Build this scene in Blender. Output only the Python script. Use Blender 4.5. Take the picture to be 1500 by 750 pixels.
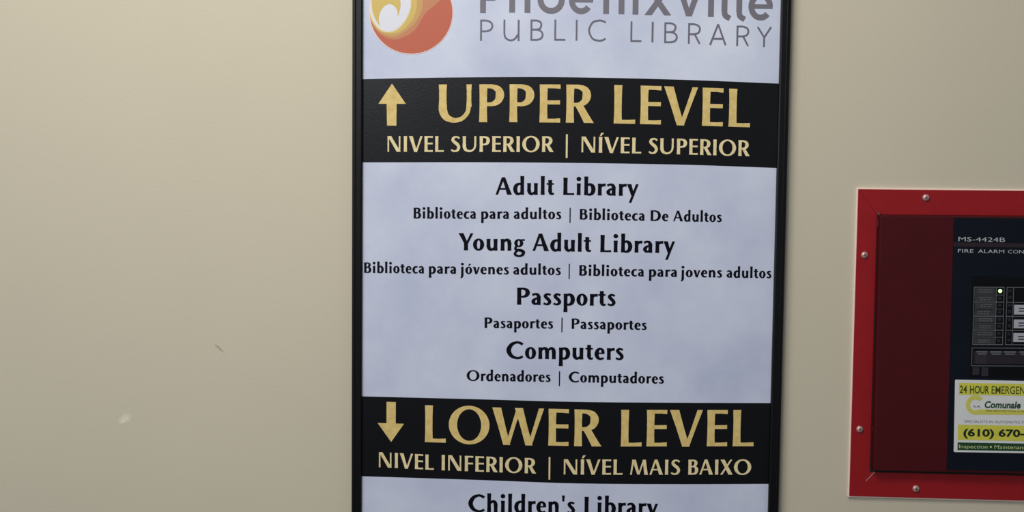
import bpy, bmesh, math, random
from mathutils import Vector, Matrix
random.seed(4)
C = bpy.context.scene
for o in list(bpy.data.objects): bpy.data.objects.remove(o)

# ------------------------------------------------------------------ camera
F = 1800.0                       # focal length in pixels of the 1500x750 frame
D = 1.75                         # distance from the wall
VV = Vector((-255.0, 25925.0, F)).normalized()          # direction of "down the wall" in camera axes (x right, y down, z ahead)
HH = -Vector((-40750.0, -526.0, F)).normalized()        # direction of "right along the wall"
HH = (HH - VV * HH.dot(VV)).normalized()
NN = HH.cross(VV).normalized()                          # into the wall
right = Vector((HH.x, NN.x, -VV.x)); down = Vector((HH.y, NN.y, -VV.y)); ahead = Vector((HH.z, NN.z, -VV.z))
CAM = Vector((0.0, -D, 1.62))
cam = bpy.data.objects.new('camera', bpy.data.cameras.new('camera')); C.collection.objects.link(cam)
cam.data.sensor_width = 36; cam.data.lens = 36 * F / 1500; cam.data.clip_start = 0.02
cam.matrix_world = Matrix(((right.x, -down.x, -ahead.x, CAM.x), (right.y, -down.y, -ahead.y, CAM.y), (right.z, -down.z, -ahead.z, CAM.z), (0, 0, 0, 1)))
C.camera = cam

# ------------------------------------------------------------------ light and exposure
C.view_settings.view_transform = 'Standard'; C.view_settings.look = 'None'; C.view_settings.gamma = 1
C.view_settings.use_curve_mapping = False
C.view_settings.exposure = 0.0
W = bpy.data.worlds.new('world'); C.world = W; W.use_nodes = True
W.node_tree.nodes['Background'].inputs[0].default_value = (0.85, 0.90, 1.0, 1); W.node_tree.nodes['Background'].inputs[1].default_value = 0.27
def area(name, loc, target, size, power, col):
    l = bpy.data.lights.new(name, 'AREA'); l.shape = 'RECTANGLE'; l.size, l.size_y = size; l.energy = power; l.color = col
    o = bpy.data.objects.new(name, l); C.collection.objects.link(o); o.location = loc
    o.rotation_euler = (Vector(target) - Vector(loc)).to_track_quat('-Z', 'Y').to_euler(); return o
area('overhead_light', (-0.42, -1.15, 2.75), (-0.25, -0.15, 1.6), (0.9, 0.5), 19, (1.0, 0.93, 0.80))
area('left_fill_light', (-1.9, -2.3, 1.85), (-0.6, 0, 1.5), (1.0, 1.3), 8.5, (0.93, 0.97, 1.0))  # added fill from the left, no real window; shapes falloff and band sheen
area('overhead_light', (-0.85, -2.6, 2.42), (-0.3, 0, 1.5), (0.7, 0.6), 11.5, (0.95, 0.97, 1.0))  # added unseen light, placed for the sheen on the upper left band

# ------------------------------------------------------------------ helpers
def P(px, py, d=0.0):
    """point on the plane d metres in front of the wall that stands at this place"""
    v = right * (px - 750) + down * (py - 375) + ahead * F
    t = (-d - CAM.y) / v.y
    return CAM + v * t
def lin(c): return tuple(((v / 255) / 12.92 if v / 255 <= 0.04045 else ((v / 255 + 0.055) / 1.055) ** 2.4) for v in c)
def mat(name, rgb, rough=0.5, metal=0.0, spec=0.5, mottle=0.0, scale=20.0, bump=0.0, bscale=200.0, emit=None, rgb2=None, coat=0.0, detail=6):
    m = bpy.data.materials.new(name); m.use_nodes = True; nt = m.node_tree; b = nt.nodes['Principled BSDF']
    c = lin(rgb); b.inputs['Base Color'].default_value = (*c, 1); b.inputs['Roughness'].default_value = rough
    b.inputs['Metallic'].default_value = metal; b.inputs['Specular IOR Level'].default_value = spec
    b.inputs['Coat Weight'].default_value = coat; b.inputs['Coat Roughness'].default_value = 0.27
    tc = nt.nodes.new('ShaderNodeTexCoord')
    if mottle > 0:
        n = nt.nodes.new('ShaderNodeTexNoise'); n.inputs['Scale'].default_value = scale; n.inputs['Detail'].default_value = detail
        n.inputs['Roughness'].default_value = 0.6; nt.links.new(tc.outputs['Object'], n.inputs['Vector'])
        r = nt.nodes.new('ShaderNodeValToRGB'); r.color_ramp.elements[0].position = 0.3; r.color_ramp.elements[1].position = 0.7
        c2 = lin(rgb2) if rgb2 else tuple(v * (1 - mottle) for v in c)
        r.color_ramp.elements[0].color = (*c2, 1); r.color_ramp.elements[1].color = (*c, 1)
        nt.links.new(n.outputs['Fac'], r.inputs['Fac']); nt.links.new(r.outputs['Color'], b.inputs['Base Color'])
    if bump > 0:
        n = nt.nodes.new('ShaderNodeTexNoise'); n.inputs['Scale'].default_value = bscale; n.inputs['Detail'].default_value = 3
        nt.links.new(tc.outputs['Object'], n.inputs['Vector'])
        bp = nt.nodes.new('ShaderNodeBump'); bp.inputs['Strength'].default_value = bump; bp.inputs['Distance'].default_value = 0.001
        nt.links.new(n.outputs['Fac'], bp.inputs['Height']); nt.links.new(bp.outputs['Normal'], b.inputs['Normal'])
    if emit: b.inputs['Emission Color'].default_value = (*lin(emit[0]), 1); b.inputs['Emission Strength'].default_value = emit[1]
    return m
def link(name, me, mats, parent=None):
    o = bpy.data.objects.new(name, me); C.collection.objects.link(o)
    for m in (mats if isinstance(mats, (list, tuple)) else [mats]): me.materials.append(m)
    if parent: o.parent = parent; o.matrix_parent_inverse = parent.matrix_world.inverted()
    return o
def root(name, loc, label, cat, group=None):
    o = bpy.data.objects.new(name, None); C.collection.objects.link(o); o.location = loc; o.empty_display_size = 0.05
    o.matrix_world = Matrix.Translation(loc)
    o['label'] = label; o['category'] = cat
    if group: o['group'] = group
    return o
def pymesh(name, verts, faces, mats, parent=None, mi=None, smooth=False):
    me = bpy.data.meshes.new(name); me.from_pydata([tuple(v) for v in verts], [], faces); me.update()
    o = link(name, me, mats, parent)
    if mi:
        for p, k in zip(me.polygons, mi): p.material_index = k
    if smooth:
        for p in me.polygons: p.use_smooth = True
    return o
def slab(name, quad, d0, d1, m, parent=None, bev=0.0, seg=2):
    """a plate whose front outline is given in pixels (clockwise from top left), its back at d0, front at d1"""
    base = [P(x, y, d1) for x, y in quad]
    n = len(base); bm = bmesh.new()
    f = [bm.verts.new(v) for v in base]; b = [bm.verts.new((v.x, -d0, v.z)) for v in base]
    bm.faces.new(f[::-1] if True else f); bm.faces.new(b)
    for i in range(n): bm.faces.new((f[i], f[(i + 1) % n], b[(i + 1) % n], b[i]))
    bmesh.ops.recalc_face_normals(bm, faces=bm.faces)
    if bev > 0:
        es = [e for e in bm.edges if sum(1 for v in e.verts if v in f) >= 1]
        bmesh.ops.bevel(bm, geom=es, offset=bev, segments=seg, profile=0.6, affect='EDGES')
    me = bpy.data.meshes.new(name); bm.to_mesh(me); bm.free()
    return link(name, me, m, parent)
def catmull(pts, n=8):
    out = []; k = len(pts[0])
    for i in range(len(pts) - 1):
        p0 = pts[max(i - 1, 0)]; p1 = pts[i]; p2 = pts[i + 1]; p3 = pts[min(i + 2, len(pts) - 1)]
        for j in range(n):
            t = j / n
            out.append(tuple(0.5 * (2 * p1[a] + (p2[a] - p0[a]) * t + (2 * p0[a] - 5 * p1[a] + 4 * p2[a] - p3[a]) * t * t + (3 * p1[a] - p0[a] - 3 * p2[a] + p3[a]) * t ** 3) for a in range(k)))
    out.append(tuple(pts[-1])); return out
def interp(pts, x):
    if x <= pts[0][0]: a, b = pts[0], pts[1] if len(pts) > 1 else pts[0]
    elif x >= pts[-1][0]: a, b = pts[-2] if len(pts) > 1 else pts[-1], pts[-1]
    else:
        for a, b in zip(pts, pts[1:]):
            if a[0] <= x <= b[0]: break
    if a[0] == b[0]: return a[1]
    return a[1] + (b[1] - a[1]) * (x - a[0]) / (b[0] - a[0])

# ------------------------------------------------------------------ lettering: flared humanist capitals and small letters
# a glyph is a list of polygons in units of the capital height
T, t_ = 0.215, 0.105
def stem(x0, x1, y0, y1, fl=0.010):
    x0 -= EXTRA / 2; x1 += EXTRA / 2
    ys = [y0, y0 + (y1 - y0) * .3, y0 + (y1 - y0) * .7, y1]; f = [fl, 0, 0, fl]; w = (x1 - x0) / 2; c = (x0 + x1) / 2; w -= fl
    return [[(c - w - f[i], ys[i]), (c + w + f[i], ys[i]), (c + w + f[i + 1], ys[i + 1]), (c - w - f[i + 1], ys[i + 1])] for i in range(3)]
def diag(xb, yb, xt, yt, wb, wt=None):
    wt = (wt or wb) + EXTRA; wb += EXTRA; xm = (xb + xt) / 2; ym = (yb + yt) / 2; wm = (wb + wt) / 2 * .93
    return [[(xb - wb / 2, yb), (xb + wb / 2, yb), (xm + wm / 2, ym), (xm - wm / 2, ym)], [(xm - wm / 2, ym), (xm + wm / 2, ym), (xt + wt / 2, yt), (xt - wt / 2, yt)]]
def arm(x0, x1, y, w, g=0.0):     # arm whose outer end is a little deeper; g > 0 grows upwards, g < 0 downwards
    u = max(g, 0); l = min(g, 0); w += EXTRA / 2; xm = x0 + (x1 - x0) * .6
    return [[(x0, y), (xm, y), (xm, y + w), (x0, y + w)], [(xm, y), (x1, y + l), (x1, y + w + u), (xm, y + w)]]
def cur(pts, n=7):
    q = catmull(pts, n); L = []; R = []
    for i, (x, y, w) in enumerate(q):
        w += EXTRA
        a = q[max(i - 1, 0)]; b = q[min(i + 1, len(q) - 1)]
        dx, dy = b[0] - a[0], b[1] - a[1]; l = math.hypot(dx, dy) or 1; nx, ny = -dy / l, dx / l
        L.append((x + nx * w / 2, y + ny * w / 2)); R.append((x - nx * w / 2, y - ny * w / 2))
    return [[L[i], L[i + 1], R[i + 1], R[i]] for i in range(len(q) - 1)]
def ring(cx, cy, rx, ry, T=T, t=t_, n=40, a0=0, a1=360, tilt=0.0):
    out = []; T += EXTRA * .8; t += EXTRA * .8
    for i in range(n):
        a, b = [math.radians(a0 + (a1 - a0) * k / n) for k in (i, i + 1)]
        o = lambda s: (cx + rx * math.cos(s), cy + ry * math.sin(s))
        q = lambda s: (cx + (rx - T) * math.cos(s + tilt) , cy + (ry - t) * math.sin(s + tilt))
        out.append([o(a), o(b), q(b), q(a)])
    return out
def dot(cx, cy, r, n=16): return [[(cx + r * math.cos(k * 2 * math.pi / n), cy + r * math.sin(k * 2 * math.pi / n)) for k in range(n)]]
EXTRA = 0.0
SQ = 0.10; RD = 0.05; DG = 0.02
ACC = lambda x, y: [[(x, y), (x + .10, y), (x + .25, y + .19), (x + .08, y + .19)]]
EXTRA = 0.0
def make_glyphs(extra):
    global EXTRA
    EXTRA = extra
    bowlP = cur([(.17, .945, .10), (.34, .94, .115), (.50, .86, .18), (.545, .715, .225), (.49, .56, .18), (.34, .478, .11), (.17, .475, .095)])
    s_ = 0.2
    bowlb = cur([(.14, .55, .09), (.27, .635, .125), (.42, .55, .19), (.475, .34, .21), (.42, .13, .18), (.28, .04, .12), (.12, .07, .10)])
    bowld = cur([(.45, .61, .11), (.31, .635, .12), (.165, .54, .18), (.105, .33, .21), (.16, .12, .18), (.29, .045, .13), (.44, .14, .09)])
    arch = lambda x: cur([(x + .14, .50, .08), (x + .29, .625, .14), (x + .415, .57, .18), (x + .455, .40, .20)]) + stem(x + .355, x + .555, 0, .43)
    GL = {
     'I': (stem(0, T, 0, 1), SQ, SQ),
     'L': (stem(0, T, 0, 1) + arm(.1, .565, 0, .1, .012), SQ, .03),
     'E': (stem(0, T, 0, 1) + arm(.1, .55, 0, .1, .012) + arm(.1, .54, .475, .105, .005) + arm(.1, .55, .9, .1, -.012), SQ, .05),
     'F': (stem(0, T, 0, 1) + arm(.1, .53, .455, .105, .005) + arm(.1, .54, .9, .1, -.012), SQ, .04),
     'U': (stem(0, T, .40, 1) + cur([(T / 2, .45, T), (.125, .27, .215), (.22, .12, .18), (.42, .05, .125), (.62, .10, .115), (.76, .26, .115), (.795, .45, .12)]) + stem(.73, .87, .40, 1), SQ, SQ),
     'P': (stem(0, T, 0, 1) + bowlP, SQ, .04),
     'R': (stem(0, T, 0, 1) + bowlP + diag(.61, 0, .32, .50, .26, .22), SQ, .0),
     'B': (stem(0, T, 0, 1) + cur([(.17, .95, .09), (.33, .945, .11), (.46, .87, .17), (.48, .76, .2), (.43, .62, .16), (.32, .545, .1), (.17, .54, .085)]) + cur([(.17, .54, .085), (.34, .545, .1), (.50, .44, .18), (.53, .29, .215), (.48, .13, .18), (.34, .055, .11), (.17, .05, .095)]), SQ, .05),
     'D': (stem(0, T, 0, 1) + cur([(.17, .95, .10), (.40, .935, .125), (.63, .80, .19), (.725, .5, .225), (.63, .2, .19), (.40, .065, .125), (.17, .05, .10)]), SQ, .05),
     'O': (ring(.55, .5, .55, .525, .225, .095, tilt=-.10), RD, RD),
     'C': (cur([(.86, .84, .14), (.72, .925, .135), (.54, .955, .125), (.28, .83, .18), (.125, .5, .235), (.27, .17, .185), (.53, .045, .125), (.72, .06, .125), (.87, .15, .11)]), RD, .04),
     'S': (cur([(.53, .85, .12), (.42, .935, .11), (.29, .955, .11), (.15, .88, .16), (.115, .74, .185), (.24, .60, .20), (.41, .46, .2), (.485, .28, .19), (.41, .11, .155), (.26, .045, .11), (.12, .06, .11), (.02, .14, .11)]), .06, .05),
     'V': (diag(.45, -.01, .125, 1, .20, .25) + diag(.475, -.01, .82, 1, .12, .145), DG, DG),
     'W': (diag(.40, -.01, .12, 1, .19, .24) + diag(.42, -.01, .72, 1, .11, .12) + diag(1.0, -.01, .72, 1, .19, .22) + diag(1.02, -.01, 1.33, 1, .11, .14), DG, DG),
     'N': (stem(0, .105, 0, 1, .004) + diag(.73, 0, .12, 1, .26, .25) + stem(.735, .84, 0, 1, .004), SQ, SQ),
     'M': (diag(.06, 0, .20, 1, .11, .11) + diag(.55, .02, .24, 1, .16, .25) + diag(.56, .02, .88, 1, .10, .12) + diag(1.03, 0, .90, 1, .23, .21), .05, .08),
     'A': (diag(.065, 0, .40, 1.01, .125, .14) + diag(.75, 0, .42, 1.01, .25, .17) + arm(.2, .62, .29, .095), DG, DG),
     'X': (diag(.67, 0, .14, 1, .27, .26) + diag(.075, 0, .70, 1, .14, .13), DG, DG),
     'Y': (diag(.40, .40, .13, 1, .2, .25) + diag(.44, .40, .70, 1, .12, .14) + stem(.285, .50, 0, .48), DG, -.06),
     'a': (cur([(.05, .575, .12), (.19, .64, .11), (.33, .60, .155), (.385, .46, .2)]) + stem(.285, .485, 0, .48) + cur([(.33, .39, .09), (.19, .345, .12), (.10, .20, .185), (.17, .075, .14), (.27, .07, .09), (.34, .14, .08)]), .05, SQ),
     'b': (stem(0, s_, 0, 1.09) + bowlb, SQ, RD), 'p': (stem(0, s_, -.40, .68) + bowlb, SQ, RD), 'd': (bowld + stem(.38, .58, 0, 1.09), RD, SQ),
     'c': (cur([(.46, .585, .12), (.34, .64, .11), (.18, .56, .17), (.105, .33, .21), (.17, .12, .17), (.32, .045, .12), (.47, .09, .10)]), RD, .03),
     'e': (arm(.12, .50, .335, .075) + cur([(.445, .36, .15), (.42, .54, .15), (.30, .64, .10), (.165, .56, .16), (.105, .33, .21), (.17, .12, .17), (.32, .045, .12), (.48, .10, .10)]), RD, RD),
     'g': (ring(.245, .445, .235, .24, .165, .085) + arm(.36, .56, .585, .085) + cur([(.13, .26, .1), (.07, .14, .12), (.14, .05, .13), (.36, .02, .16), (.49, -.08, .17), (.44, -.24, .14), (.26, -.31, .10), (.09, -.25, .13), (.06, -.14, .12), (.16, -.01, .10)]), RD, .02),
     'h': (stem(0, s_, 0, 1.09) + arch(0), SQ, SQ), 'n': (stem(0, s_, 0, .68) + arch(0), SQ, SQ), 'm': (stem(0, s_, 0, .68) + arch(0) + arch(.355), SQ, SQ),
     'u': (stem(0, s_, .20, .68) + cur([(.10, .28, .2), (.14, .12, .175), (.26, .05, .13), (.40, .17, .08)]) + stem(.365, .565, 0, .68), SQ, SQ),
     'i': (stem(0, s_, 0, .68) + dot(.1, .94, .125), SQ, SQ), 'l': (stem(0, s_, 0, 1.09), SQ, SQ),
     'j': (stem(0, s_, -.15, .68) + cur([(.10, -.10, .2), (.075, -.26, .16), (-.03, -.40, .08)]) + dot(.1, .94, .125), .08, SQ),
     'o': (ring(.29, .34, .29, .355, .2, .085, tilt=-.1), RD, RD),
     'r': (stem(0, s_, 0, .68) + cur([(.14, .48, .08), (.25, .60, .13), (.40, .61, .155)]), SQ, .0),
     's': (cur([(.37, .58, .12), (.28, .635, .10), (.17, .625, .13), (.10, .53, .16), (.18, .415, .17), (.29, .30, .17), (.335, .18, .165), (.27, .07, .13), (.16, .045, .10), (.02, .10, .11)]), .06, .05),
     't': (stem(.09, .29, .18, .86) + cur([(.19, .24, .2), (.215, .10, .16), (.30, .055, .12), (.40, .08, .09)]) + arm(0, .39, .59, .085), .03, .03),
     'v': (diag(.29, -.01, .11, .68, .17, .22) + diag(.30, -.01, .50, .68, .11, .13), DG, DG),
     'y': (diag(.31, .02, .11, .68, .17, .22) + diag(.17, -.40, .53, .68, .12, .13), DG, DG),
     "'": (diag(.07, .70, .07, 1.05, .09, .15), .08, .08),
    }
    GL['Í'] = (GL['I'][0] + ACC(.06, 1.07), SQ, SQ); GL['ó'] = (GL['o'][0] + ACC(.24, .78), RD, RD)
    for ch in 'abpdceghnmuiljorstvyó':
        g, l, r = GL[ch]; GL[ch] = (g, l * .78, r * .78 if r > 0 else r)
    EXTRA = 0.0
    return GL
REGULAR = make_glyphs(0.0); HEAVY = make_glyphs(0.012)
def lay(word, GL):
    """polygons of a word laid from x = 0, and its width"""
    x = 0; out = []; prev = 0; first = True
    for ch in word:
        g, l, r = GL[ch]
        xs = [p[0] for q in g for p in q]; x0, x1 = min(xs), max(xs)
        if ch == 'j': x0 = -.02
        if ch in 'ÍMó': x1 = {'Í': T, 'M': x1, 'ó': .58}[ch]
        if not first: x += prev + l
        first = False
        out += [[(p[0] - x0 + x, p[1]) for p in q] for q in g]
        x += x1 - x0; prev = r
    return out, x
class Print:
    """flat print collected on one plane"""
    def __init__(s, d): s.d = d; s.v = []; s.f = []; s.mi = []
    def poly(s, pts, k=0):
        n = len(s.v); dd = s.d + 1.5e-6 * (len(s.f) % 97); s.v += [P(x, y, dd) for x, y in pts]
        s.f.append(tuple(range(n, n + len(pts)))); s.mi.append(k)
    def word(s, w, x0, x1, base, cap, k=0, GL=None):
        g, wd = lay(w, GL or REGULAR)
        for q in g:
            pts = []
            for gx, gy in q:
                x = x0 + (x1 - x0) * gx / wd; h = interp(cap, x) if isinstance(cap, list) else cap
                pts.append((x + gy * h * 0.0253 * (x - 518) / 640, interp(base, x) - gy * h))
            s.poly(pts, k)
    def glyph(s, g, x0, x1, yb, h, gx0, gx1, k=0):
        for q in g:
            s.poly([(x0 + (x1 - x0) * (a - gx0) / (gx1 - gx0) + b * h * 0.0253 * (x0 - 518) / 640, yb - b * h + (x0 + (x1 - x0) * (a - gx0) / (gx1 - gx0) - x0) * .012) for a, b in q], k)
    def bar(s, x0, x1, y0, y1, k=0): s.poly([(x0, y0), (x1, y0), (x1 - .3, y1), (x0 - .3, y1)], k)
    def build(s, name, m, parent):
        o = pymesh(name, s.v, s.f, m, parent, s.mi)
        bm = bmesh.new(); bm.from_mesh(o.data)
        for f in bm.faces:
            f.normal_update()
            if f.normal.y > 0: f.normal_flip()
        bm.to_mesh(o.data); bm.free(); return o
def sans(text, x0, x1, ytop, ybot, off=0.0, shear=0.0):
    """plain sans lettering as triangles, fitted to a box of pixels (capital height = ytop..ybot)"""
    cu = bpy.data.curves.new('lettering', 'FONT'); cu.body = text; cu.offset = off; cu.resolution_u = 3; cu.fill_mode = 'FRONT'
    o = bpy.data.objects.new('lettering', cu); C.collection.objects.link(o)
    bpy.context.view_layer.update()
    me = bpy.data.meshes.new_from_object(o.evaluated_get(bpy.context.evaluated_depsgraph_get()))
    vs = [v.co.copy() for v in me.vertices]; fs = [tuple(p.vertices) for p in me.polygons]
    bpy.data.objects.remove(o); bpy.data.curves.remove(cu); bpy.data.meshes.remove(me)
    a = min(v.x for v in vs); b = max(v.x for v in vs); cap = 0.72
    out = []
    for v in vs:
        x = x0 + (x1 - x0) * (v.x - a) / (b - a); h = v.y / cap
        out.append((x + h * (ybot - ytop) * (shear + .0285), ybot - h * (ybot - ytop) + (x - x0) * .017))
    return out, fs
def add_sans(pr, text, x0, x1, ytop, ybot, k=0, off=0.0, shear=0.0):
    vs, fs = sans(text, x0, x1, ytop, ybot, off, shear); n = len(pr.v)
    pr.v += [P(x, y, pr.d) for x, y in vs]
    for f in fs: pr.f.append(tuple(i + n for i in f)); pr.mi.append(k)

# ------------------------------------------------------------------ materials
M = {}
M['wall'] = mat('cream_wall_paint', (203, 196, 177), 0.6, spec=0.25, mottle=0.04, scale=3.0, bump=0.2, bscale=260)
def wall_marks(m):
    nt = m.node_tree; b = nt.nodes['Principled BSDF']; src = b.inputs['Base Color'].links[0].from_socket
    tc = nt.nodes.new('ShaderNodeTexCoord')
    for (px, py, ang, sx, sz, col, amt, nz) in ((321, 510, -42, .0115, .0022, (150, 142, 124), .8, 400), (183, 613, 30, .012, .007, (230, 227, 211), .72, 300), (179, 618, 35, .006, .0025, (232, 228, 214), .6, 300)):
        p = P(px, py)
        mp = nt.nodes.new('ShaderNodeMapping'); mp.vector_type = 'TEXTURE'
        mp.inputs['Location'].default_value = (p.x, p.y, p.z); mp.inputs['Rotation'].default_value = (0, math.radians(-ang), 0)
        mp.inputs['Scale'].default_value = (sx, 10, sz)
        nt.links.new(tc.outputs['Object'], mp.inputs['Vector'])
        ln = nt.nodes.new('ShaderNodeVectorMath'); ln.operation = 'LENGTH'; nt.links.new(mp.outputs[0], ln.inputs[0])
        no = nt.nodes.new('ShaderNodeTexNoise'); no.inputs['Scale'].default_value = nz; nt.links.new(tc.outputs['Object'], no.inputs['Vector'])
        ad = nt.nodes.new('ShaderNodeMath'); ad.operation = 'MULTIPLY_ADD'; ad.inputs[1].default_value = 1.4; nt.links.new(no.outputs['Fac'], ad.inputs[0]); nt.links.new(ln.outputs['Value'], ad.inputs[2])
        mr = nt.nodes.new('ShaderNodeMapRange'); mr.inputs['From Min'].default_value = 1.7; mr.inputs['From Max'].default_value = .9
        mr.inputs['To Min'].default_value = 0; mr.inputs['To Max'].default_value = amt; nt.links.new(ad.outputs[0], mr.inputs['Value'])
        mx = nt.nodes.new('ShaderNodeMix'); mx.data_type = 'RGBA'; nt.links.new(mr.outputs[0], mx.inputs['Factor'])
        nt.links.new(src, mx.inputs['A']); mx.inputs['B'].default_value = (*lin(col), 1); src = mx.outputs['Result']
    nt.links.new(src, b.inputs['Base Color'])
wall_marks(M['wall'])
M['floor'] = mat('grey_floor_tile', (120, 116, 108), 0.5, mottle=.2)
M['ceiling'] = mat('white_ceiling', (225, 222, 214), 0.8)
M['sheet'] = mat('lavender_grey_print', (211, 218, 238), 0.42, spec=0.32, mottle=0.1, rgb2=(184, 193, 220), scale=7, bump=.12, bscale=500, detail=10)
M['band'] = mat('black_print', (9, 10, 16), 0.32, spec=0.30, mottle=.3, scale=15, bump=.12, bscale=500)
M['gold'] = mat('gold_print', (226, 202, 138), 0.45, spec=0.3, mottle=.2, rgb2=(204, 178, 106), scale=120, detail=8)
M['pale_gold'] = mat('pale_gold_print', (236, 222, 178), 0.45, spec=.3, mottle=.1, rgb2=(218, 200, 150), scale=150)
M['ink'] = mat('black_ink', (7, 7, 18), 0.42, spec=0.12)
M['grey_ink'] = mat('grey_ink', (112, 110, 122), 0.45, spec=0.4); M['thin_ink'] = mat('slate_grey_ink', (104, 103, 120), 0.45, spec=.4)
M['frame'] = mat('black_frame', (5, 5, 7), 0.35, spec=0.28)
M['orange'] = mat('logo_orange', (184, 90, 64), 0.45); M['tan'] = mat('logo_tan', (188, 124, 84), 0.45)
M['sand'] = mat('logo_sand', (192, 150, 86), .45); M['yellow'] = mat('logo_gold', (202, 176, 92), 0.45); M['cream'] = mat('logo_cream', (224, 214, 190), 0.45)
M['white_ink'] = mat('logo_white', (214, 217, 230), 0.45); M['rim'] = mat('logo_rim', (236, 206, 200), .45)
M['red'] = mat('red_enamel', (152, 25, 32), 0.38, spec=0.28, mottle=.10, scale=30, bump=.15, bscale=350)
M['maroon'] = mat('maroon_enamel', (72, 10, 17), 0.4, spec=0.25, mottle=.12, scale=20, bump=.12, bscale=350)
M['pale_pink'] = mat('pale_pink_edge', (246, 224, 212), .5)
M['dark'] = mat('gap_shade', (14, 7, 8), 0.7)
M['navy'] = mat('navy_overlay', (9, 17, 30), 0.45, spec=0.2, mottle=.2, scale=30)
M['stripe'] = mat('maroon_stripe', (33, 19, 28), 0.45)
M['screw'] = mat('zinc_screw', (198, 164, 162), 0.35, metal=0.45); M['slot'] = mat('screw_slot', (60, 40, 40), .6)
M['print_white'] = mat('pale_grey_print', (182, 186, 192), 0.5); M['line'] = mat('dim_grey_print', (92, 94, 100), .5)
M['cell'] = mat('dark_window', (6, 7, 11), 0.25, spec=0.2); M['cellgrey'] = mat('grey_label_area', (56, 58, 58), 0.4, mottle=.25, scale=200)
M['purple'] = mat('purple_black', (31, 24, 34), .35); M['ghost'] = mat('worn_button_area', (40, 36, 46), .4); M['labelw'] = mat('paper_label', (168, 172, 182), .5)
M['led_on'] = mat('green_led', (190, 255, 170), 0.4, emit=((200, 255, 170), 1.3)); M['led_off'] = mat('led_off', (26, 28, 36), 0.3)
M['sticker'] = mat('white_vinyl', (222, 224, 226), 0.35, mottle=.05, scale=40); M['syellow'] = mat('yellow_print', (214, 212, 78), 0.4, mottle=.12, scale=60)
M['sgreen'] = mat('dark_green_print', (22, 66, 36), 0.4); M['stext'] = mat('green_text', (30, 74, 48), 0.4); M['olive'] = mat('olive_text', (58, 78, 22), 0.4)
M['sgold'] = mat('yellow_green_print', (206, 204, 92), 0.4); M['sgrey'] = mat('grey_text', (140, 144, 152), 0.5); M['spale'] = mat('pale_green_text', (206, 214, 150), 0.5)
M['nearblack'] = mat('near_black_text', (20, 34, 24), .4)

# ------------------------------------------------------------------ the setting
def box(name, lo, hi, m):
    x0, y0, z0 = lo; x1, y1, z1 = hi
    v = [(x, y, z) for x in (x0, x1) for y in (y0, y1) for z in (z0, z1)]
    f = [(0, 1, 3, 2), (4, 6, 7, 5), (0, 4, 5, 1), (2, 3, 7, 6), (0, 2, 6, 4), (1, 5, 7, 3)]
    return pymesh(name, v, f, m)
w = box('wall_back', (-3.5, 0, 0), (3.5, 0.15, 3.2), M['wall']); w['kind'] = 'structure'
w = box('floor', (-3.5, -5.5, -0.1), (3.5, 0.15, 0), M['floor']); w['kind'] = 'structure'

# ------------------------------------------------------------------ the directory sign
sign = root('directory_sign', P(828, 1020, 0), 'tall black-framed library directory sign with gold headings, hanging on cream wall', 'sign')
SH = 0.009                       # the printed sheet's face stands this far off the wall
YT, YB = -78, 1012               # top and bottom of the sheet
xl = lambda y: 532.3 - y * .0028; xr = lambda y: 1143.6 - y * .0256
el = lambda y: 518.4 - y * .0018; er = lambda y: 1157.3 - y * .0253
sheet = slab('printed_sheet', [(xl(YT) - 4, YT - 4), (xr(YT) + 4, YT - 4), (xr(YB) + 4, YB + 4), (xl(YB) - 4, YB + 4)], 0.0, SH, M['sheet'], sign)
def rail(outer, inner, name='frame_rail'):
    """a mitred frame rail: outer and inner edge given as pixel pairs; rounded face with a raised outer lip"""
    prof = [(0.0, 0.0), (0.0, 0.012), (0.05, 0.0148), (0.12, 0.0158), (0.28, 0.0160), (0.34, 0.0150), (0.42, 0.0148), (0.85, 0.0146), (0.97, 0.0138), (1.0, 0.0120), (1.0, 0.0)]
    vs = []; fs = []
    for k in range(2):
        o = P(*outer[k], 0.0); i = P(*inner[k], SH)
        for a, d in prof: vs.append((o.x + (i.x - o.x) * a, -d, o.z + (i.z - o.z) * a))
    n = len(prof)
    for j in range(n): fs.append((j, (j + 1) % n, n + (j + 1) % n, n + j))
    fs += [tuple(range(n)), tuple(range(2 * n - 1, n - 1, -1))]
    ob = pymesh(name, vs, fs, M['frame'], sign)
    bm = bmesh.new(); bm.from_mesh(ob.data); bmesh.ops.recalc_face_normals(bm, faces=bm.faces); bm.to_mesh(ob.data); bm.free(); return ob
o4 = [(el(YT - 15), YT - 15), (er(YT - 15), YT - 15), (er(YB + 15), YB + 15), (el(YB + 15), YB + 15)]
i4 = [(xl(YT), YT), (xr(YT), YT), (xr(YB), YB), (xl(YB), YB)]
for k in range(4): rail((o4[k], o4[(k + 1) % 4]), (i4[k], i4[(k + 1) % 4]))

def band(top, bot, name):
    p = Print(SH + .0002); tp = catmull(top, 8); n = 24
    for k in range(n):
        q = []
        for u in (k / n, (k + 1) / n):
            a = xl(top[0][1]) + (xr(top[-1][1]) - xl(top[0][1])) * u; b = xl(bot[0][1]) + (xr(bot[-1][1]) - xl(bot[0][1])) * u
            q.append(((a, interp(tp, a)), (b, interp(catmull(bot, 8), b))))
        p.poly([q[0][0], q[1][0], q[1][1], q[0][1]])
    return p.build(name, M['band'], sheet)
band([(532, 116), (620, 114), (720, 113), (840, 113.2), (1000, 116.8), (1140, 122.4)], [(532, 237.8), (700, 237.6), (840, 238.6), (1000, 241.2), (1137, 246)], 'black_band')
band([(532, 580.6), (700, 584.8), (840, 588.6), (980, 589.8), (1128, 590.4)], [(531, 697.6), (700, 703), (840, 708), (980, 709.2), (1125, 708.8)], 'black_band')
TD = SH + .0004
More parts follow.
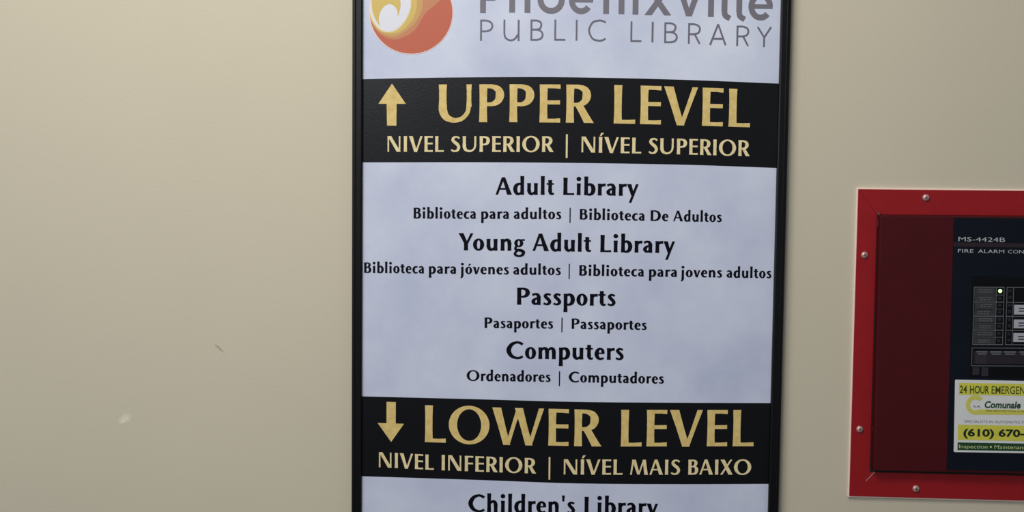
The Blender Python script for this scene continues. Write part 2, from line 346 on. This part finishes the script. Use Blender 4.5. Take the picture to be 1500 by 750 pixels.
def lettering(items, m, name='lettering'):
    for it in items:             # every word is a piece of its own
        p = Print(TD)
        if it[0] == '|': p.bar(*it[1:])
        else: p.word(*it, GL=HEAVY if m == 'ink' else REGULAR)
        p.build('divider_stroke' if it[0] == '|' else name, M[m], sheet)
b1 = [(645, 179), (750, 178.9), (850, 179.8), (905, 181), (955, 182), (1000, 183.2), (1045, 184.7), (1100, 186.5)]
lettering([('UPPER', 642.5, 869.8, b1, [(645, 55.3), (850, 55.8), (905, 56.8), (1100, 55.5)]), ('LEVEL', 898.9, 1098.4, b1, [(645, 55.3), (850, 55.8), (905, 56.4), (1100, 55.5)])], 'gold', 'heading_lettering')
b2 = [(568, 222.3), (810, 222.6), (860, 223.2), (935, 224.8), (1010, 226.4), (1098, 228.8)]
lettering([('NIVEL', 567.5, 650, b2, 23), ('SUPERIOR', 660.3, 811, b2, 23), ('|', 829, 831.7, 196.8, 231.3), ('NÍVEL', 851.6, 939.2, b2, 23), ('SUPERIOR', 949.9, 1098.2, b2, 23)], 'pale_gold', 'subheading_lettering')
p = Print(TD)
p.poly([(574.2, 122.5), (594.6, 152.2), (554.3, 152)]); p.poly([(566.3, 150), (581, 150), (580.6, 184), (567, 184)])
p.build('up_arrow', M['gold'], sheet)
b3 = [(725, 285.1), (825, 285.4), (935, 287)]
lettering([('Adult', 725.8, 811.8, b3, 25.2), ('Library', 824.9, 935.2, b3, 25.2)], 'ink')
b4 = [(606, 319.9), (822, 320.9), (850, 321.4), (953, 323.4), (1057, 325.2)]
lettering([('Biblioteca', 605.8, 696.8, b4, 15.6), ('para', 704.7, 745.3, b4, 15.6), ('adultos', 752.4, 822.1, b4, 15.6), ('|', 834.4, 836, 304.3, 326.4), ('Biblioteca', 849.2, 944, b4, 15.4), ('De', 952.9, 978.9, b4, 15.4), ('Adultos', 986, 1057, b4, 15.4)], 'ink', 'small_lettering')
b5 = [(671, 366.5), (780, 367.4), (879, 369.1), (988, 370.6)]
lettering([('Young', 671.4, 769.3, b5, 25.1), ('Adult', 780, 866.1, b5, 25.1), ('Library', 879.2, 988.5, b5, 25.1)], 'ink')
b6 = [(533, 399.6), (670, 401), (821, 402.8), (850, 403.6), (990, 405.6), (1130, 407.4)]
lettering([('Biblioteca', 533.3, 621, b6, 15.3), ('para', 628.1, 668, b6, 15.3), ('jóvenes', 675.1, 745.3, b6, 15.3), ('adultos', 751.7, 821.4, b6, 15.3), ('|', 833.2, 834.8, 386.4, 408.7), ('Biblioteca', 848.4, 942.8, b6, 15.3), ('para', 950.5, 991.4, b6, 15.3), ('jovens', 998, 1057.6, b6, 15.3), ('adultos', 1064.2, 1129.8, b6, 15.3)], 'ink', 'small_lettering')
b7 = [(757, 446.2), (901, 448)]
lettering([('Passports', 757.2, 901.6, b7, 24.9)], 'ink')
b8 = [(710, 480.2), (810, 481.2), (947, 483.2)]
lettering([('Pasaportes', 709.7, 810.1, b8, 15.2), ('|', 822.5, 824.1, 465.2, 486.8), ('Passaportes', 837.2, 947.2, b8, 15.2)], 'ink', 'small_lettering')
b9 = [(741, 525.2), (913, 527.2)]
lettering([('Computers', 741.5, 913.4, b9, 25)], 'ink')
b10 = [(683, 557.6), (806, 559.3), (972, 561.9)]
lettering([('Ordenadores', 683.5, 806.5, b10, 15.3), ('|', 818.8, 820.5, 543.7, 565.5), ('Computadores', 832.9, 972.4, b10, 15.3)], 'ink', 'small_lettering')
b11 = [(622, 647.5), (680, 649.4), (745, 651.3), (815, 652.8), (860, 653.9), (910, 654), (1104, 653.6)]
c11 = [(622, 54), (860, 53.8), (1104, 53)]
lettering([('LOWER', 622.3, 881, b11, c11), ('LEVEL', 909.2, 1103.7, b11, c11)], 'gold', 'heading_lettering')
b12 = [(555, 684.3), (635, 688.3), (700, 690.8), (785, 693.7), (826, 694.9), (930, 695.5), (1100, 695.2)]
lettering([('NIVEL', 554.9, 635.4, b12, 22), ('INFERIOR', 646.8, 785.4, b12, 22.4), ('|', 803.8, 806.2, 669.6, 702.5), ('NÍVEL', 825.6, 911.7, b12, 22.2), ('MAIS', 922.9, 996.1, b12, 22), ('BAIXO', 1008, 1100.2, b12, 22)], 'pale_gold', 'subheading_lettering')
p = Print(TD)
p.poly([(553.2, 619.6), (591.8, 620.8), (572.9, 647.4)]); p.poly([(566.2, 588.6), (579.8, 589), (579.6, 622), (566.2, 622)])
p.build('down_arrow', M['gold'], sheet)
b13 = [(686, 749.6), (842, 752.6), (963, 755)]
lettering([("Children's", 685.8, 842.2, b13, 25.3), ('Library', 855.9, 963.6, b13, 25.3)], 'ink')

# library wordmark: thin geometric capitals
w = .085
th = lambda pts: cur([(x, y, w) for x, y in pts], 6)
ln = lambda x0, y0, x1, y1: cur([(x0, y0, w), (x1, y1, w)], 1)
TH = {
 'P': ln(.04, 0, .04, 1) + ln(0, .96, .3, .96) + th([(.3, .96), (.5, .88), (.58, .71), (.5, .53), (.3, .45)]) + ln(.3, .45, .05, .45),
 'U': ln(.04, 1, .04, .35) + th([(.04, .36), (.1, .14), (.3, .03), (.52, .08), (.70, .32)]) + ln(.72, 1, .72, 0),
 'B': ln(.04, 0, .04, 1) + ln(0, .96, .3, .96) + th([(.3, .96), (.48, .88), (.52, .74), (.45, .58), (.28, .53)]) + ln(.04, .53, .3, .53) + th([(.3, .53), (.5, .46), (.59, .28), (.5, .1), (.3, .04)]) + ln(0, .04, .3, .04),
 'L': ln(.04, 0, .04, 1) + ln(0, .04, .53, .04), 'I': ln(.04, 0, .04, 1),
 'C': th([(.84, .88), (.68, .96), (.46, .97), (.2, .86), (.05, .5), (.2, .14), (.46, .03), (.68, .04), (.84, .13)]),
 'R': ln(.04, 0, .04, 1) + ln(0, .96, .3, .96) + th([(.3, .96), (.5, .88), (.57, .72), (.5, .54), (.3, .47)]) + ln(.05, .47, .32, .47) + ln(.32, .47, .57, 0),
 'A': ln(.04, 0, .42, 1) + ln(.42, 1, .8, 0) + ln(.16, .3, .68, .3), 'Y': ln(.04, 1, .36, .48) + ln(.68, 1, .36, .48) + ln(.36, .5, .36, 0)}
p = Print(TD)
for ch, x0, x1, yb, yt in (('P', 703.2, 722.3, 59.6, 28.6), ('U', 737.3, 760.8, 59.6, 28.6), ('B', 776.9, 796, 59.4, 28.5), ('L', 811.9, 828, 59.2, 28.5), ('I', 843.2, 845.6, 59.4, 28.8), ('C', 861.3, 887.6, 60, 29),
        ('L', 923.3, 939.4, 61.2, 31.2), ('I', 954.2, 957, 61.9, 31.9), ('B', 972.8, 992.6, 62.8, 32.6), ('R', 1007.6, 1026, 63.9, 34), ('A', 1038.8, 1063.9, 65.7, 35.2), ('R', 1078.4, 1097, 67.1, 37.4), ('Y', 1108.2, 1129.9, 68.7, 39.4)):
    g = TH[ch]; xs = [a for q in g for a, b in q]
    p.glyph(g, x0, x1, yb, yb - yt, min(xs), max(xs))
    if ch == 'C': p.build('thin_lettering', M['thin_ink'], sheet); p = Print(TD)
p.build('thin_lettering', M['thin_ink'], sheet)
# heavy rounded name above it (its top lies above the picture); pixel units, y up from the baseline
p = Print(TD); w = 8.4
def hv(g, x, yb):
    for q in g: p.poly([(x + a + b * .022 * (x - 518) / 640, yb - b + a * .012) for a, b in q])
k_ = lambda pts, ww=w: cur([(x, y, ww) for x, y in pts], 7)
k2 = lambda x0, y0, x1, y1, ww=w: cur([(x0, y0, ww), (x1, y1, ww)], 1)
hv(k2(4.2, 0, 4.2, 56) + k2(4, 51.8, 20, 51.8) + k_([(19, 51.8), (31, 47), (34.5, 37), (31, 27), (19, 22.3)]) + k2(4, 22.3, 20, 22.3), 703.2, 18.8)
hv(k2(4.2, 0, 4.2, 58) + k_([(4.2, 24), (9, 33), (17, 36), (24, 32), (26.6, 23)]) + k2(26.6, 0, 26.6, 24), 745.9, 18.2)
hv(ring(19.6, 19.5, 19.9, 20.5, 8.6, 8.4), 787.5, 18.8)
eg = ring(17.6, 19.5, 17.8, 20.5, 8.4, 8.4, 34, 0, 322) + k2(6, 19.5, 35, 19.5, 6.2)
hv(eg, 833.4, 19.4)
hv(k2(4.3, 0, 4.3, 40) + k_([(4.3, 24), (9, 33), (17, 36), (24, 32), (26.8, 23)]) + k2(26.8, 0, 26.8, 24), 883.4, 20.2)
hv(k2(4.3, 0, 4.3, 40) + dot(4.3, 51, 5.4), 926.4, 21.1)
hv(diag(5, 0, 33, 40, 10.5) + diag(33.5, 0, 5.5, 40, 10.5), 944.3, 21.8)
hv(diag(18.5, 0, 5, 40, 8, 10) + diag(18.8, 0, 32.4, 40, 8, 10), 990.4, 23.4)
hv(k2(4.3, 0, 4.3, 40) + dot(4.3, 51, 5.4), 1036.9, 24.4)
lg = k2(4.3, 9, 4.3, 58) + k_([(4.3, 10), (5.5, 3.5), (9.5, .5), (12.6, -1.2)], 8)
hv(lg, 1056.6, 25.6); hv(lg, 1078.2, 26.8)
eg2 = ring(17.6, 19.5, 17.8, 20.5, 8.4, 8.4, 34, 0, 318) + k2(6, 19.5, 35, 19.5, 6.2)
hv(eg2, 1096.2, 28.6)
p.build('bold_lettering', M['grey_ink'], sheet)
# round flame emblem, layer over layer
def emblem():
    z = lambda pts: [(510 + a / 4.545, b / 4.545) for a, b in pts]
    cx, cy, r = 602.2, 18.0, 60.6
    circ = lambda rr, a0=0, a1=360, n=64: [(cx + rr * math.cos(math.radians(a0 + (a1 - a0) * k / n)), cy + rr * math.sin(math.radians(a0 + (a1 - a0) * k / n))) for k in range(n + (a1 - a0 != 360))]
    mats = [M[q] for q in ('rim', 'orange', 'tan', 'sand', 'yellow', 'cream', 'white_ink')]
    vs = []; fs = []; mi = []
    def lay_(pts, k):
        d = TD + k * .00007; n = len(vs)
        for x, y in pts: vs.append(P(x, y, d))
        fs.append(tuple(range(n, n + len(pts)))); mi.append(k)
    lay_(circ(r + 1.1), 0); lay_(circ(r), 1)
    def clip(pts):   # keep inside the disc
        out = []
        for x, y in pts:
            dx, dy = x - cx, y - cy; l = math.hypot(dx, dy)
            if l > r: dx *= r / l; dy *= r / l
            out.append((cx + dx, cy + dy))
        return out
    top = lambda a0, a1: circ(r, a0, a1, 30)
    def layer(curve, k, a0, a1): lay_(clip(z(catmull(curve, 8))) + top(a0, a1), k)
    layer([(145, 118), (158, 155), (180, 192), (216, 229), (265, 256), (320, 262), (374, 245), (429, 213), (467, 169), (494, 120), (527, 76), (571, 38), (614, 0), (680, -60)], 2, 318, 184)
    layer([(144, 112), (165, 162), (205, 210), (254, 237), (309, 245), (347, 229), (396, 196), (440, 158), (473, 109), (494, 55), (500, 0), (520, -80), (560, -160)], 3, 306, 184)
    layer([(143, 108), (165, 158), (200, 200), (240, 219), (287, 224), (331, 218), (374, 191), (413, 153), (440, 109), (456, 55), (459, 0), (470, -80), (500, -180)], 4, 295, 184)
    layer([(142, 70), (153, 118), (176, 160), (212, 198), (254, 213), (294, 211), (332, 192), (370, 154), (397, 109), (416, 55), (419, 0), (420, -80), (420, -190)], 5, 277, 184)
    layer([(146, 40), (160, 110), (184, 155), (219, 192), (254, 207), (290, 205), (327, 186), (364, 149), (391, 106), (410, 55), (412, 0), (405, -80), (380, -200)], 6, 265, 184)
    n = len(vs)
    g = z(catmull([(213, 178), (180, 125), (161, 70), (156, 0), (165, -60), (205, -130), (280, -150), (330, -60), (347, 0), (347, 55), (331, 106), (327, 72), (309, 42), (276, 27), (244, 40), (215, 78), (204, 130), (213, 178)], 5))[:-1]
    for x, y in g: vs.append(P(x, y, TD + 7 * .00007))
    fs.append(tuple(range(n, n + len(g)))); mi.append(4)
    me_ = pymesh('flame_emblem', vs, fs, mats, sheet, mi)
    bm = bmesh.new(); bm.from_mesh(me_.data)
    for f in bm.faces:
        f.normal_update()
        if f.normal.y > 0: f.normal_flip()
    bmesh.ops.triangulate(bm, faces=bm.faces[:]); bm.to_mesh(me_.data); bm.free()
emblem()

# ------------------------------------------------------------------ the fire alarm panel
panel = root('fire_alarm_panel', P(1500, 727, 0), 'red-framed fire alarm panel with maroon door and yellow sticker, right of the sign', 'alarm panel')
XR = 1795                        # right edge, outside the picture
tl, tr, br, bl = (1257.4, 277), (XR, 282.5), (XR + 2, 741.5), (1244.2, 726.8)
itl, itr, ibr, ibl = (1284.8, 314.5), (XR - 31, 318.5), (XR - 30, 703), (1274.2, 691.5)
TH_ = .0055
slab('pale_edge', [(1255.2, 275), (XR + 1, 280.8), (XR + 3, 743.4), (1241.9, 728.4)], 0.0, .0040, M['pale_pink'], panel, .0006, 1)  # pale plate slightly wider than the trim, leaving a pale line around it
slab('back_plate', [(1262, 283), (XR - 5, 288), (XR - 4, 732), (1250, 721)], 0.003, 0.0050, M['dark'], panel)  # near-black back plate: shade of the slit around the door put into its colour
def flange(a, b, c, d): return slab('trim_flange', [a, b, c, d], 0.0, TH_, M['red'], panel, .0006, 2)
flange(tl, tr, itr, itl); flange(tr, br, ibr, itr); flange(br, bl, ibl, ibr); flange(bl, tl, itl, ibl)
door = slab('door', [(1289.6, 315.3), (XR - 34, 319.3), (XR - 33, 699.5), (1279.8, 689.6)], 0.003, .020, M['maroon'], panel, .0022, 3)
face = slab('face_overlay', [(1397.4, 318.8), (XR - 60, 322.4), (XR - 60, 695), (1386.6, 688.6)], .0198, .0205, M['navy'], door)
def pan_screw(px, py, turn):
    c = P(px, py, TH_); R_ = .0049; rows = [(1, 0), (1, .0012), (.93, .0022), (.75, .003), (.45, .0036), (.15, .0038)]
    n = 18; vs = []; fs = []
    for rr, d in rows: vs += [(c.x + R_ * rr * math.cos(k * 2 * math.pi / n), -TH_ - d, c.z + R_ * rr * math.sin(k * 2 * math.pi / n)) for k in range(n)]
    for a in range(len(rows) - 1):
        for k in range(n): fs.append((a * n + k, a * n + (k + 1) % n, (a + 1) * n + (k + 1) % n, (a + 1) * n + k))
    fs.append(tuple(range((len(rows) - 1) * n, len(rows) * n)))
    s = pymesh('screw', vs, fs, M['screw'], panel, smooth=True)
    vs = []; fs = []
    for q in (0, 1):
        a = math.radians(turn + 90 * q); u = Vector((math.cos(a), 0, math.sin(a))); v = Vector((-u.z, 0, u.x)); n0 = len(vs)
        for e, f in ((-1, -1), (1, -1), (1, 1), (-1, 1)): vs.append(Vector((c.x, -TH_ - .0039, c.z)) + u * e * .0022 + v * f * .0004)
        fs.append((n0, n0 + 1, n0 + 2, n0 + 3))
    pymesh('screw_recess', vs, fs, M['slot'], s)
for a in ((1356, 289.5, 35), (1266.3, 373.5, 20), (1259.2, 628.5, 60), (1341.5, 715.5, 10), (1640, 293, 50), (1640, 723, 5)): pan_screw(*a)
# bare metal of the hinge showing in the slit beside the door
def knuckle(y0, y1, x0, x1):
    a = P(x0, y0, .006); b = P(x1, y1, .006); r = abs(b.x - a.x) / 2; cx_ = (a.x + b.x) / 2; n = 10
    vs = [(cx_ + r * math.cos(k * 2 * math.pi / n), -.0065 + r * math.sin(k * 2 * math.pi / n), z_) for z_ in (a.z, b.z) for k in range(n)]
    fs = [(k, (k + 1) % n, n + (k + 1) % n, n + k) for k in range(n)] + [tuple(range(n)), tuple(range(n, 2 * n))]
    pymesh('hinge_knuckle', vs, fs, M['screw'], panel, smooth=True)
knuckle(311, 315, 1285.6, 1289); knuckle(320, 332, 1285.4, 1288.0); knuckle(626, 630, 1277.5, 1280.6)

slab('bare_metal_scratch', [(1281.2, 690.6), (1281.6, 691.8), (1268.4, 705.2), (1267.8, 704.6)], TH_, TH_ + .0003, M['screw'], panel)
FD = .0205
p = Print(FD + .0002)
p.poly([(1396.6, 355), (XR - 60, 360), (XR - 60, 366), (1396.4, 361)], 1)
p2 = Print(FD + .0004)
add_sans(p2, 'MS-4424B', 1403.9, 1472.2, 346.6, 353.3, 0, -.004)
add_sans(p2, 'FIRE', 1403.2, 1426, 364.6, 370, 0, -.004); add_sans(p2, 'ALARM', 1432.6, 1471, 365, 370.5, 0, -.004); add_sans(p2, 'CONTROL', 1476.5, 1527, 365.6, 371, 0, -.004)
p.build('face_stripe', [M['stripe'], M['stripe']], face); p2.build('face_lettering', M['print_white'], face)

# display window with its indicator table
win = slab('display_window', [(1423.6, 404.5), (XR - 90, 409), (XR - 90, 556), (1420, 552.5)], FD - .001, FD + .0006, M['cell'], door, .0004, 1)
WD = FD + .0006
X = lambda x, y: x - (y - 420) * .0285       # the table leans with the panel
def ly(y, x): return y + (x - 1427) * .006
def quadp(pr, x0, x1, y0, y1, k=0): pr.poly([(X(x0, y0), ly(y0, x0)), (X(x1, y0), ly(y0, x1)), (X(x1, y1), ly(y1, x1)), (X(x0, y1), ly(y1, x0))], k)
rows = [420.6, 432, 442.3, 452.6, 463, 473.2, 483.4, 494, 504.6]
pr = Print(WD + .0002)
for a, b in zip(rows, rows[1:]): quadp(pr, 1428.6, 1458.6, a + 1.4, b - 1.2, 0)
quadp(pr, 1429, 1560, 514, 533, 1); quadp(pr, 1432, 1448, 520, 533, 2); quadp(pr, 1428, 1438, 538, 549, 2); quadp(pr, 1441, 1451, 538, 551, 2)
pr.build('label_area', [M['cellgrey'], M['purple'], M['ghost']], win)
pl = Print(WD + .0004)
for i, y in enumerate(rows): quadp(pl, 1427, 1471.2, y - (.7 if i % 2 == 0 else .35), y + (.7 if i % 2 == 0 else .35))
for x in (1427.2, 1459.8, 1471): quadp(pl, x - .5, x + .5, 420, 505.2)
for y in (420.6, 442.5, 463.2, 483.6, 504.6): quadp(pl, 1475, 1640, y - .6, y + .6)
for x in (1475.2, 1484.8): quadp(pl, x - .5, x + .5, 420, 505.2)
for y in (509.6, 535.8): quadp(pl, 1426, 1640, y - .5, y + .5)
quadp(pl, 1426, 1427, 509, 536)
pl.build('table_lines', M['line'], win)
pt = Print(WD + .0006)
for i, (a, b) in enumerate(zip(rows, rows[1:])):
    for k in range(2):
        yy = a + 3.2 + k * 3.2; x0 = 1434 + (i % 3) * 1.5
        while x0 < 1453 - (i % 2) * 2:
            w_ = 2 + random.random() * 3; quadp(pt, x0, min(x0 + w_, 1455), yy, yy + 1.3); x0 += w_ + 1
for x0, x1 in ((1433, 1449), (1453, 1470), (1473, 1491), (1496, 1512)):
    quadp(pt, x0, x1, 514, 516.4); quadp(pt, x0 + 2, x1 - 1, 517.4, 519.4)
pt.build('label_text', M['line'], win)
for i, (a, b) in enumerate(zip(rows, rows[1:])):
    c0 = (1465.3, (a + b) / 2)
    q = slab('indicator_led', [(X(c0[0] - 2.6, c0[1]), c0[1] - 2.5), (X(c0[0] + 2.6, c0[1]), c0[1] - 2.5), (X(c0[0] + 2.6, c0[1]), c0[1] + 2.5), (X(c0[0] - 2.6, c0[1]), c0[1] + 2.5)], WD, WD + .0012, M['led_off'], win, .0006, 2)
    if i == 0:
        q['label'] = 'lit green indicator light'; m_ = P(X(1465.3, c0[1]), c0[1], WD + .0012)
        n_ = 20; vs = [(m_.x + .0027 * k2_ * math.cos(k * math.tau / n_), -WD - .0012 - d_, m_.z + .0027 * k2_ * math.sin(k * math.tau / n_)) for k2_, d_ in ((1, 0), (.85, .0008), (.4, .0014)) for k in range(n_)]
        fs = [(a_ * n_ + k, a_ * n_ + (k + 1) % n_, (a_ + 1) * n_ + (k + 1) % n_, (a_ + 1) * n_ + k) for a_ in (0, 1) for k in range(n_)] + [tuple(range(2 * n_, 3 * n_))]
        q.data.materials.append(M['led_on']); lens = pymesh('indicator_lens', vs, fs, M['led_on']); bm = bmesh.new(); bm.from_mesh(q.data); n0 = len(bm.faces); bm.from_mesh(lens.data); bm.faces.ensure_lookup_table()
        for f in bm.faces[n0:]: f.material_index = 1
        bm.to_mesh(q.data); bm.free(); bpy.data.objects.remove(lens)
for y in (431, 452, 473, 494):
    for dy in (-4.6, 4.6):
        slab('indicator_led', [(X(1477.6, y), y + dy - 2.4), (X(1482.4, y), y + dy - 2.4), (X(1482.4, y), y + dy + 2.4), (X(1477.6, y), y + dy + 2.4)], WD, WD + .0012, M['led_off'], win, .0006, 2)
for y0, y1 in ((446.6, 460.6), (468, 480.8), (487.8, 500.8)):
    slab('paper_label', [(X(1486.6, y0), y0), (X(1580, y0), y0 + .8), (X(1580, y1), y1 + .8), (X(1486.6, y1), y1)], WD, WD + .0005, M['labelw'], win)
pk = Print(WD + .0008)
for y0 in (446.6, 468, 487.8):
    for k in range(2): quadp(pk, 1493.5, 1512 - k * 4, y0 + 4 + k * 4, y0 + 5.4 + k * 4)
pk.build('label_text', M['ink'], win)

# service sticker on the door
st = slab('service_sticker', [(1399.2 + .9, 556.2), (1700, 562), (1700, 667.5), (1398.2, 662.2), (1397.1, 661.2), (1399.1, 557.4)], FD, FD + .0005, M['sticker'], door, .0001, 1)
SD = FD + .0005
p = Print(SD + .0002)
p.poly([(1405, 560.8), (1690, 565.4), (1690, 583), (1404.5, 578.2)], 0)
p.poly([(1403.5, 622), (1690, 627), (1690, 649.5), (1402.8, 644.4)], 0)
p.poly([(1402.9, 648), (1690, 653), (1690, 664.6), (1402.4, 659.2)], 1)
p.poly([(1430, 603.6), (1690, 607.5), (1690, 609.8), (1428, 607.2)], 2)
for q in ring(1429, 593.2, 14, 14.2, 6, 6, 30, 38, 318): p.poly(q, 2)
p.poly([(1440, 599.6), (1690, 602.6), (1690, 607.4), (1434, 604.8)], 2)
p.build('sticker_band', [M['syellow'], M['sgreen'], M['sgold']], st)
p = Print(SD + .0004)
add_sans(p, '24', 1405.6, 1416.4, 564.4, 575.6, 0, .02); add_sans(p, 'HOUR', 1420.7, 1448.8, 564.6, 576, 0, .02); add_sans(p, 'EMERGENCY', 1452.4, 1517, 565, 576.6, 0, .004)
add_sans(p, 'Comunale', 1441.5, 1494.5, 587.4, 597.2, 1, .03, .16)
add_sans(p, 'S.A.', 1426, 1437, 593.6, 596.6, 4, .01)
add_sans(p, 'FIRE PROTECTION CONTRACTORS', 1444, 1530, 600.6, 603, 0, 0)
add_sans(p, 'SPECIALISTS IN AUTOMATIC FIRE', 1412.5, 1508, 615.2, 619, 2, 0)
add_sans(p, '(610)', 1411, 1456, 628, 638.6, 3, .035); add_sans(p, '670-', 1462.6, 1501, 628.8, 639.2, 3, .035)
add_sans(p, 'Inspection', 1404.6, 1446.4, 650.8, 656.4, 5, -.002, .08); add_sans(p, 'Maintenance', 1456.5, 1508, 651.6, 657.4, 5, -.004, .08)
for q in dot(1451.4, 654.6, 1.5): p.poly(q, 5)
p.build('sticker_lettering', [M['olive'], M['stext'], M['sgrey'], M['nearblack'], M['thin_ink'], M['spale']], st)
